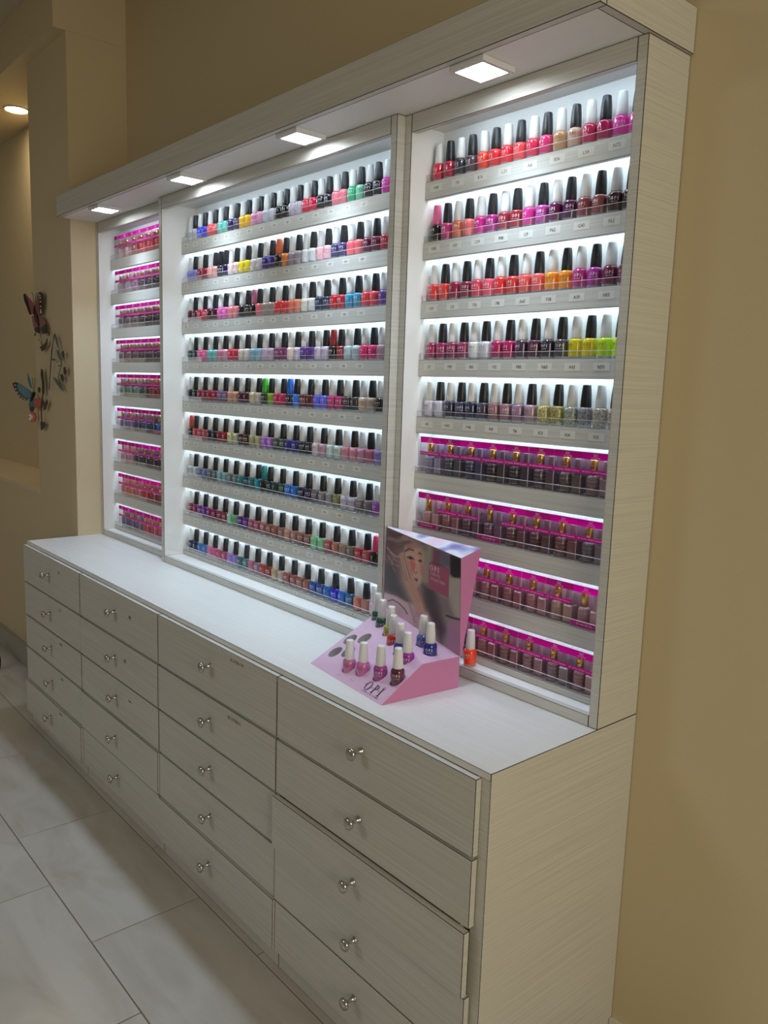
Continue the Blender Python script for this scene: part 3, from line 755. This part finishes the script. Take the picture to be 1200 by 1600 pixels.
def sstep(a, b, x):
    t = max(0., min(1., (x-a)/(b-a))); return t*t*(3-2*t)
def pin(poly, x, y):
    """signed distance-like value: positive inside"""
    ins = False; dm = 1e9; n = len(poly)
    for i in range(n):
        x1, y1 = poly[i]; x2, y2 = poly[(i+1) % n]
        if (y1 > y) != (y2 > y) and x < (x2-x1)*(y-y1)/(y2-y1)+x1: ins = not ins
        dx, dy = x2-x1, y2-y1
        t = max(0, min(1, ((x-x1)*dx+(y-y1)*dy)/(dx*dx+dy*dy+1e-9)))
        dm = min(dm, math.hypot(x-x1-t*dx, y-y1-t*dy))
    return dm if ins else -dm
POLY, ELL, LINE = 0, 1, 2
ARTWORK = [
 (POLY, [(500,180),(700,240),(700,520),(520,700),(480,400)], (140,132,118), 50, 1),
 (POLY, [(660,250),(930,340),(930,480),(640,470)], (96,86,104), 45, 1),
 (POLY, [(640,260),(720,290),(700,430),(620,430)], (112,56,82), 34, .8),
 (POLY, [(840,330),(960,370),(960,585),(870,590),(830,540)], (16,13,18), 20, 1),
 (POLY, [(815,575),(960,595),(960,1040),(860,1010),(790,880)], (158,150,146), 16, 1),
 (POLY, [(560,740),(800,810),(860,1020),(700,960),(600,900)], (118,106,110), 50, 1),
 (POLY, [(500,660),(640,700),(700,940),(760,1160),(700,1300),(600,1080),(520,860)], (66,55,60), 60, 1),
 (POLY, [(780,1090),(850,1035),(960,1050),(960,1400),(770,1400)], (158,120,146), 26, 1),
 (LINE, [(770,1000),(850,1030),(940,1045)], (44,36,42), 14, .9),
 (POLY, [(60,0),(300,100),(545,195),(560,270),(420,260),(300,300),(250,420),(260,620),(345,870),(200,780),(60,740)], (112,90,92), 45, 1),
 (POLY, [(60,0),(260,90),(240,200),(180,330),(60,330)], (84,64,68), 60, .8),
 (POLY, [(60,420),(200,430),(230,620),(340,860),(210,790),(60,720)], (72,68,76), 55, .9),
 (LINE, [(110,250),(150,300),(200,345),(250,360)], (186,156,156), 10, .7), (LINE, [(130,150),(230,180),(330,150)], (150,122,122), 26, .6),
 (LINE, [(120,340),(170,430),(240,460)], (158,128,128), 10, .6), (LINE, [(300,140),(420,180),(520,250)], (156,124,118), 30, .6),
 (LINE, [(180,380),(160,440),(200,520)], (150,124,126), 9, .5), (LINE, [(140,300),(210,400),(250,410)], (170,140,140), 8, .5),
 (LINE, [(140,90),(200,120),(280,110)], (80,62,68), 20, .7), (LINE, [(250,250),(290,210),(360,190)], (92,70,70), 16, .6),
 (POLY, [(312,240),(420,205),(505,262),(533,340),(528,430),(512,520),(500,590),(486,650),(452,694),(400,640),(316,470)], (186,148,134), 20, 1),
 (POLY, [(470,250),(525,310),(530,430),(512,540),(488,420)], (158,122,110), 24, .7),
 (POLY, [(318,225),(420,205),(500,255),(420,262),(330,300)], (140,108,100), 26, .7),
 (LINE, [(320,292),(362,266),(412,286)], (62,42,40), 10, .95), (LINE, [(468,318),(488,308),(504,330)], (66,46,42), 8, .9),
 (ELL, (400,455,56,80), (178,78,78), 34, .6), (ELL, (506,500,30,74), (182,96,94), 26, .5),
 (LINE, [(338,360),(375,352),(412,378)], (48,30,30), 9, .95), (ELL, (378,372,24,13), (34,20,22), 9, .95),
 (LINE, [(466,398),(486,388),(506,402)], (52,34,32), 7, .9), (ELL, (487,405,15,10), (40,26,26), 7, .9),
 (LINE, [(412,400),(440,420),(466,416)], (205,176,140), 5, .7), (LINE, [(446,400),(438,470),(428,516)], (204,170,154), 9, .6),
 (LINE, [(414,522),(432,536),(452,526)], (126,84,76), 7, .8),
 (POLY, [(414,596),(432,586),(446,592),(458,606),(448,628),(430,626)], (118,54,58), 7, .95), (LINE, [(416,600),(436,606),(456,608)], (62,30,34), 4, .9),
 (ELL, (440,655,22,10), (150,114,104), 12, .5),
 (POLY, [(60,745),(210,790),(350,870),(395,960),(430,1120),(300,1070),(230,1020),(180,970),(60,930)], (192,172,178), 18, 1),
 (POLY, [(330,860),(420,880),(560,990),(610,1090),(640,1300),(430,1200),(400,1000)], (176,156,158), 30, 1),
 (LINE, [(116,842),(170,826),(240,868),(300,930),(330,985)], (76,68,74), 8, .9),
 (LINE, [(352,880),(380,960),(410,1080)], (140,122,126), 10, .7),
 (POLY, [(246,345),(262,312),(284,306),(302,330),(320,372),(340,368),(358,392),(396,540),(450,690),(500,810),(548,965),(432,975),(405,870),(330,700),(296,600)], (178,142,128), 12, 1),
 (POLY, [(300,600),(400,580),(470,740),(500,850),(430,880),(345,720)], (166,130,116), 40, .6),
 (LINE, [(302,335),(330,460),(372,590)], (112,80,74), 7, .85), (LINE, [(338,376),(360,470),(396,560)], (122,88,80), 5, .6),
 (LINE, [(272,330),(300,480),(340,610)], (122,90,82), 6, .75), (LINE, [(250,360),(280,500),(318,620)], (112,82,76), 7, .6),
 (LINE, [(455,700),(500,830),(540,950)], (130,96,86), 18, .6), (ELL, (350,388,7,10), (214,184,170), 4, .7), (ELL, (291,322,7,9), (214,184,170), 4, .7),
 (POLY, [(425,960),(560,960),(585,1030),(420,1010)], (164,140,138), 14, .9),
]
HI = ((2192.51574,120.17198,52.5770784),(609.758813,-3868.35229,1378.19765),(-.352820431,-.070688752,1.0))
def art(u, z):
    w = HI[2][0]*u+HI[2][1]*z+HI[2][2]
    x = (HI[0][0]*u+HI[0][1]*z+HI[0][2])/w; y = (HI[1][0]*u+HI[1][1]*z+HI[1][2])/w
    c = [136., 124., 122.]
    for kind, g, col, soft, a in ARTWORK:
        if kind == POLY: k = sstep(-soft, soft, pin(g, x, y))
        elif kind == ELL: k = 1-sstep(1-soft/max(g[2],g[3]), 1+soft/max(g[2],g[3])*.5, math.hypot((x-g[0])/g[2], (y-g[1])/g[3]))
        else:
            dm = 1e9
            for i in range(len(g)-1):
                (x1,y1),(x2,y2) = g[i], g[i+1]
                t = max(0, min(1, ((x-x1)*(x2-x1)+(y-y1)*(y2-y1))/((x2-x1)**2+(y2-y1)**2)))
                dm = min(dm, math.hypot(x-x1-t*(x2-x1), y-y1-t*(y2-y1)))
            k = 1-sstep(soft*.35, soft*1.2, dm)
        k *= a
        if k > 0: c = [c[i]*(1-k)+col[i]*k for i in range(3)]
    return (*(min(1, v*1.45) for v in lin(c)), 1)
NX, NY = 120, 100
pv, pc = [], []
q0, q1, q2, q3 = [Vector(p) for p in ((0,.231,.125),(.333,.231,.08),(.333,.220,.327),(.004,.229,.350))]
for j in range(NY+1):
    for i in range(NX+1):
        s_, t_ = i/NX, j/NY
        p = (q0*(1-s_)+q1*s_)*(1-t_) + (q3*(1-s_)+q2*s_)*t_
        pv.append((p.x, p.y-.0003, p.z)); pc.append(art(p.x, p.z))
pm = MB().add(pv, [(j*(NX+1)+i, j*(NX+1)+i+1, (j+1)*(NX+1)+i+1, (j+1)*(NX+1)+i) for j in range(NY) for i in range(NX)], 0).mesh('poster', 'poster_print')
ca = pm.color_attributes.new('print', 'FLOAT_COLOR', 'POINT')
for i, c in enumerate(pc): ca.data[i].color = c
po = put('poster', pm, ds)
po['label'] = 'portrait of a woman in tinted glasses with a hand on her cheek'
def onp(u, z, o=.0012): return (u, .231-(z-.10)*.040-o, z)
b = MB()
b.add([onp(.204,.2245), onp(.287,.218), onp(.288,.290), onp(.208,.293)], [(0,1,2,3)], 0)
b.opi(.036, lambda a, c: onp(.230+a, .2795+c-a*.05, .0016), 1)
b.text('TOKYO', .011, lambda a, c: onp(.2125+a, .262+c-a*.05, .0016), 2, align=0)
b.text('COLLECTION', .011, lambda a, c: onp(.2125+a, .249+c-a*.05, .0016), 2, align=0, squeeze=.9)
put('logo_square', b.mesh('logo_square', ['card_logo', 'print_white', 'print_pale']), po)

bottle((-.410, -.128, .8734), (250,72,24), 'W', 'bright orange polish standing on the ledge beside the pink display', None, yaw=.1)

ART = {
    'p_wl': [(-3.237,-0.337,1.969),(-3.240,-0.327,1.971),(-3.244,-0.300,1.944),(-3.245,-0.286,1.920),(-3.245,-0.290,1.878),(-3.243,-0.307,1.874),(-3.241,-0.319,1.902),(-3.238,-0.333,1.940)],
    'p_wl_b': [(-3.231,-0.339,1.968),(-3.233,-0.332,1.970),(-3.235,-0.321,1.946),(-3.236,-0.313,1.912),(-3.237,-0.304,1.875),(-3.236,-0.312,1.873),(-3.234,-0.324,1.906),(-3.231,-0.337,1.941)],
    'p_wr': [(-3.236,-0.285,1.880),(-3.240,-0.285,1.920),(-3.206,-0.285,1.957),(-3.173,-0.285,1.977),(-3.143,-0.285,1.977),(-3.119,-0.285,1.966),(-3.124,-0.285,1.918),(-3.145,-0.285,1.876),(-3.191,-0.285,1.874)],
    'p_wr_b': [(-3.167,-0.287,1.976),(-3.137,-0.287,1.976),(-3.113,-0.287,1.965),(-3.118,-0.287,1.917),(-3.139,-0.287,1.876),(-3.162,-0.287,1.877),(-3.165,-0.287,1.920),(-3.161,-0.287,1.959)],
    'p_ll': [(-3.262,-0.294,1.866),(-3.248,-0.287,1.873),(-3.216,-0.285,1.854),(-3.189,-0.285,1.814),(-3.184,-0.285,1.784),(-3.245,-0.285,1.793),(-3.255,-0.291,1.826)],
    'p_ll_b': [(-3.241,-0.288,1.810),(-3.187,-0.287,1.819),(-3.175,-0.287,1.784),(-3.232,-0.287,1.791)],
    'p_lr': [(-3.191,-0.285,1.870),(-3.147,-0.285,1.864),(-3.104,-0.285,1.840),(-3.078,-0.285,1.805),(-3.087,-0.285,1.781),(-3.139,-0.285,1.783),(-3.173,-0.285,1.823)],
    'p_lr_b': [(-3.146,-0.287,1.808),(-3.085,-0.287,1.825),(-3.070,-0.287,1.795),(-3.089,-0.287,1.780),(-3.130,-0.287,1.782)],
    'p_body': [(-3.253,-0.289,1.923),(-3.245,-0.285,1.922),(-3.220,-0.285,1.889),(-3.183,-0.285,1.828),(-3.196,-0.285,1.821),(-3.232,-0.285,1.845),(-3.250,-0.288,1.890)],
    'p_a1': [(-3.251,-0.288,1.922),(-3.251,-0.288,1.965),(-3.258,-0.292,1.982)],
    'p_a2': [(-3.247,-0.285,1.925),(-3.220,-0.285,1.968),(-3.196,-0.285,1.978)],
    'p_t1': [(-3.242,-0.285,1.788),(-3.249,-0.287,1.775)],
    'p_t2': [(-3.079,-0.285,1.795),(-3.062,-0.285,1.788),(-3.045,-0.285,1.770)],
    'p_stem1': [(-3.177,-0.285,1.784),(-3.157,-0.285,1.754),(-3.145,-0.285,1.719)],
    'p_stem2': [(-3.202,-0.285,1.760),(-3.166,-0.285,1.739),(-3.145,-0.285,1.719)],
    'p_leaf': [(-3.183,-0.285,1.720),(-3.144,-0.285,1.726),(-3.099,-0.285,1.738),(-3.075,-0.285,1.761),(-3.076,-0.285,1.732),(-3.116,-0.285,1.709),(-3.155,-0.285,1.697)],
    'v_stem': [(-3.067,-0.285,1.517),(-3.044,-0.285,1.615),(-3.015,-0.285,1.702),(-2.981,-0.285,1.764),(-2.969,-0.285,1.775),(-2.947,-0.285,1.753),(-2.917,-0.285,1.701),(-2.892,-0.285,1.639),(-2.938,-0.285,1.577),(-2.902,-0.285,1.540),(-2.877,-0.285,1.514)],
    'v_l1': [(-2.966,-0.285,1.774),(-2.938,-0.285,1.748),(-2.930,-0.285,1.713),(-2.949,-0.285,1.730),(-2.968,-0.285,1.754)],
    'v_l2': [(-2.951,-0.285,1.704),(-2.911,-0.285,1.691),(-2.880,-0.285,1.653),(-2.913,-0.285,1.658),(-2.940,-0.285,1.677)],
    'v_l3': [(-2.877,-0.285,1.693),(-2.856,-0.285,1.696),(-2.851,-0.285,1.677),(-2.863,-0.285,1.665),(-2.875,-0.285,1.674)],
    'v_l4': [(-2.866,-0.285,1.620),(-2.839,-0.285,1.624),(-2.828,-0.285,1.606),(-2.842,-0.285,1.587),(-2.865,-0.285,1.594)],
    'v_l5': [(-2.912,-0.285,1.589),(-2.885,-0.285,1.592),(-2.864,-0.285,1.573),(-2.877,-0.285,1.555),(-2.903,-0.285,1.566)],
    'v_l6': [(-3.004,-0.285,1.577),(-2.963,-0.285,1.567),(-2.902,-0.285,1.540),(-2.874,-0.285,1.513),(-2.911,-0.285,1.523),(-2.971,-0.285,1.550)],
    'v_l7': [(-3.018,-0.285,1.664),(-2.976,-0.285,1.661),(-2.969,-0.285,1.654),(-3.005,-0.285,1.653)],
    'b_w': [(-3.314,-0.382,1.540),(-3.314,-0.365,1.548),(-3.311,-0.342,1.538),(-3.302,-0.311,1.516),(-3.292,-0.290,1.491),(-3.295,-0.294,1.471),(-3.307,-0.326,1.457),(-3.311,-0.344,1.470),(-3.314,-0.367,1.504)],
    'b_w_b': [(-3.307,-0.384,1.540),(-3.307,-0.367,1.548),(-3.306,-0.354,1.541),(-3.307,-0.363,1.530),(-3.306,-0.355,1.505),(-3.302,-0.337,1.479),(-3.296,-0.315,1.460),(-3.300,-0.329,1.456),(-3.305,-0.349,1.469),(-3.307,-0.371,1.505)],
    'b_w2': [(-3.302,-0.312,1.598),(-3.297,-0.301,1.563),(-3.294,-0.292,1.517),(-3.298,-0.302,1.522),(-3.302,-0.312,1.562)],
    'b_body': [(-3.293,-0.290,1.501),(-3.274,-0.285,1.500),(-3.284,-0.285,1.481),(-3.297,-0.299,1.452),(-3.300,-0.306,1.455),(-3.296,-0.296,1.481)],
    'b_l': [(-3.301,-0.308,1.457),(-3.293,-0.290,1.460),(-3.290,-0.285,1.424),(-3.293,-0.291,1.403),(-3.299,-0.305,1.403),(-3.301,-0.310,1.434)],
    'b_l_b': [(-3.294,-0.309,1.424),(-3.284,-0.288,1.427),(-3.287,-0.293,1.403),(-3.293,-0.307,1.403)],
    'b_a1': [(-3.292,-0.289,1.496),(-3.292,-0.289,1.538),(-3.293,-0.292,1.569)],
    'b_a2': [(-3.290,-0.285,1.497),(-3.277,-0.285,1.538),(-3.275,-0.285,1.570)],
    'f1': [(-3.310,-0.285,1.460),(-3.261,-0.285,1.472),(-3.207,-0.285,1.468),(-3.186,-0.285,1.449),(-3.219,-0.285,1.425),(-3.274,-0.285,1.420),(-3.305,-0.285,1.434)],
    'f2': [(-3.302,-0.312,1.393),(-3.298,-0.301,1.402),(-3.290,-0.286,1.398),(-3.270,-0.285,1.379),(-3.289,-0.285,1.354),(-3.298,-0.303,1.346),(-3.302,-0.313,1.357),(-3.298,-0.302,1.365),(-3.297,-0.299,1.383)],
    'w_stem': [(-3.170,-0.285,1.615),(-3.152,-0.285,1.545),(-3.164,-0.285,1.490),(-3.194,-0.285,1.423),(-3.191,-0.285,1.362),(-3.201,-0.285,1.315)],
    'w_l1': [(-3.173,-0.285,1.615),(-3.152,-0.285,1.610),(-3.135,-0.285,1.540),(-3.143,-0.285,1.495),(-3.167,-0.285,1.490),(-3.169,-0.285,1.545),(-3.185,-0.285,1.590)],
    'w_l2': [(-3.225,-0.285,1.525),(-3.206,-0.285,1.527),(-3.195,-0.285,1.512),(-3.209,-0.285,1.498),(-3.227,-0.285,1.506)],
    'w_l3': [(-3.158,-0.285,1.414),(-3.143,-0.285,1.445),(-3.101,-0.285,1.471),(-3.095,-0.285,1.454),(-3.128,-0.285,1.420)],
    'w_l4': [(-3.210,-0.285,1.355),(-3.148,-0.285,1.359),(-3.147,-0.285,1.339),(-3.175,-0.285,1.321),(-3.206,-0.285,1.321)],
}

# ------------------------------------------------------------------ metal wall ornaments on the pier
def orn(name, m, pts, parent, th=.0025): return MB().plate(pts, th).build(name, m, parent)
def stem(name, m, pts, parent, r=.0022): return MB().tube(pts, r).build(name, m, parent)
def spots(pts, n, parent):
    P = [Vector(p) for p in pts]
    b = MB()
    for k in range(n):
        t = (k+.5)/n*(len(P)-1); i = int(t); p = P[i].lerp(P[min(i+1, len(P)-1)], t-i)
        b.lathe([(.0045,-.0018),(.0045,.0018)], 8, 0, (p.x, p.y-.0005, p.z), Matrix.Rotation(math.radians(90), 4, 'X'))
    return b.build('wing_spots', 'metal_white', parent)

t = thing('metal_butterfly', 'pink and black metal butterfly mounted on the pier, uppermost', 'wall ornament', (-3.2, -.2675, 1.87))
for a, bd in (('p_wl','p_wl_b'), ('p_wr','p_wr_b'), ('p_ll','p_ll_b'), ('p_lr','p_lr_b')):
    w = orn('wing', 'metal_pink', ART[a], t); orn('wing_border', 'metal_black', ART[bd], w, .004)
spots([((a[0]+b[0])/2, (a[1]+b[1])/2-.003, (a[2]+b[2])/2) for a, b in zip(ART['p_wr_b'][1:5], ART['p_wr_b'][:3:-1])], 6, t)
orn('body', 'metal_black', ART['p_body'], t, .008)
for k in ('p_a1','p_a2'): stem('antenna', 'metal_black', ART[k], t, .0013)
for k in ('p_t1','p_t2'): stem('wing_tail', 'metal_black', ART[k], t, .003)
stem('mount_wire', 'metal_black', [(-3.2, -.287, 1.88), (-3.2, -.2678, 1.88)], t, .002)
l = orn('leaf', 'metal_leaf', ART['p_leaf'], t)
for k in ('p_stem1','p_stem2'): stem('leaf_stem', 'metal_leaf', ART[k], l, .0013)

t = thing('metal_vine', 'teal metal vine sprig with small leaves, nearest the display case', 'wall ornament', (-2.93, -.2675, 1.63))
stem('stem', 'metal_leaf_teal', ART['v_stem'], t, .003)
for k in range(1, 8): orn('leaf', 'metal_leaf_teal' if k in (1, 2, 6, 7) else 'metal_leaf', ART['v_l%d' % k], t)
stem('mount_wire', 'metal_leaf', [(-2.935, -.287, 1.63), (-2.935, -.2678, 1.63)], t, .002)

t = thing('metal_butterfly', 'blue and black metal butterfly with a coral flower, on the pier', 'wall ornament', (-3.29, -.2675, 1.48))
w = orn('wing', 'metal_blue', ART['b_w'], t); orn('wing_border', 'metal_black', ART['b_w_b'], w, .004)
P = [Vector(p) for p in ART['b_w_b']]
spots([(P[0]+P[2])/2 + Vector((0,-.003,0)), (P[9]+P[4])/2 + Vector((0,-.003,0)), (P[8]+P[5])/2 + Vector((0,-.003,0)), (P[7]+P[6])/2 + Vector((0,-.003,0))], 6, t)
orn('wing', 'metal_blue', ART['b_w2'], t)
w = orn('wing', 'metal_blue', ART['b_l'], t); orn('wing_border', 'metal_black', ART['b_l_b'], w, .004)
orn('body', 'metal_black', ART['b_body'], t, .008)
for k in ('b_a1','b_a2'): stem('antenna', 'metal_black', ART[k], t, .0013)
for nm_, k, m_ in (('flower','f1','metal_coral'), ('flower','f2','metal_coral')):
    f = orn(nm_, m_, ART[k], t, .012)
    P = [Vector(p) for p in ART[k]]; c = sum(P, Vector())/len(P)
    orn('petal', 'metal_white' if k == 'f2' else 'metal_coral', [c + (p-c)*.55 + Vector((0,-.008,0)) for p in P], f, .004)
stem('mount_wire', 'metal_black', [(-3.265, -.287, 1.47), (-3.265, -.2678, 1.47)], t, .002)

t = thing('metal_vine', 'dark green metal stem with leaves behind the blue butterfly', 'wall ornament', (-3.17, -.2675, 1.45))
stem('stem', 'metal_leaf', ART['w_stem'], t, .003)
for k in range(1, 5): orn('leaf', 'metal_leaf', ART['w_l%d' % k], t)
stem('mount_wire', 'metal_leaf', [(-3.165, -.287, 1.45), (-3.165, -.2678, 1.45)], t, .002)

# caster of a stool that stands mostly outside the frame
t = thing('stool_caster', 'black stool caster on the tiles at the left edge', 'stool', (-3.57, -.437, 0))
cw = MB().lathe([(.010,-.010),(.026,-.011),(.030,-.007),(.030,.007),(.026,.011),(.010,.010)], 20, 0, (-3.57,-.437,.0302), Matrix.Rotation(math.radians(90), 4, 'X'))
cw.build('wheel', 'rubber_black', t)
cf = MB().box(-3.586, -3.554, -.4525, -.4505, .028, .072, 0, .0006); cf.box(-3.586, -3.554, -.4235, -.4215, .028, .072, 0, .0006); cf.box(-3.586, -3.554, -.4525, -.4215, .068, .075, 0, .0006)
cf.build('fork', 'rubber_black', t)
MB().tube([(-3.57,-.437,.074), (-3.57,-.437,.105), (-3.65,-.437,.125), (-3.83,-.437,.150)], .011, 10).build('base_arm', 'rubber_black', t)
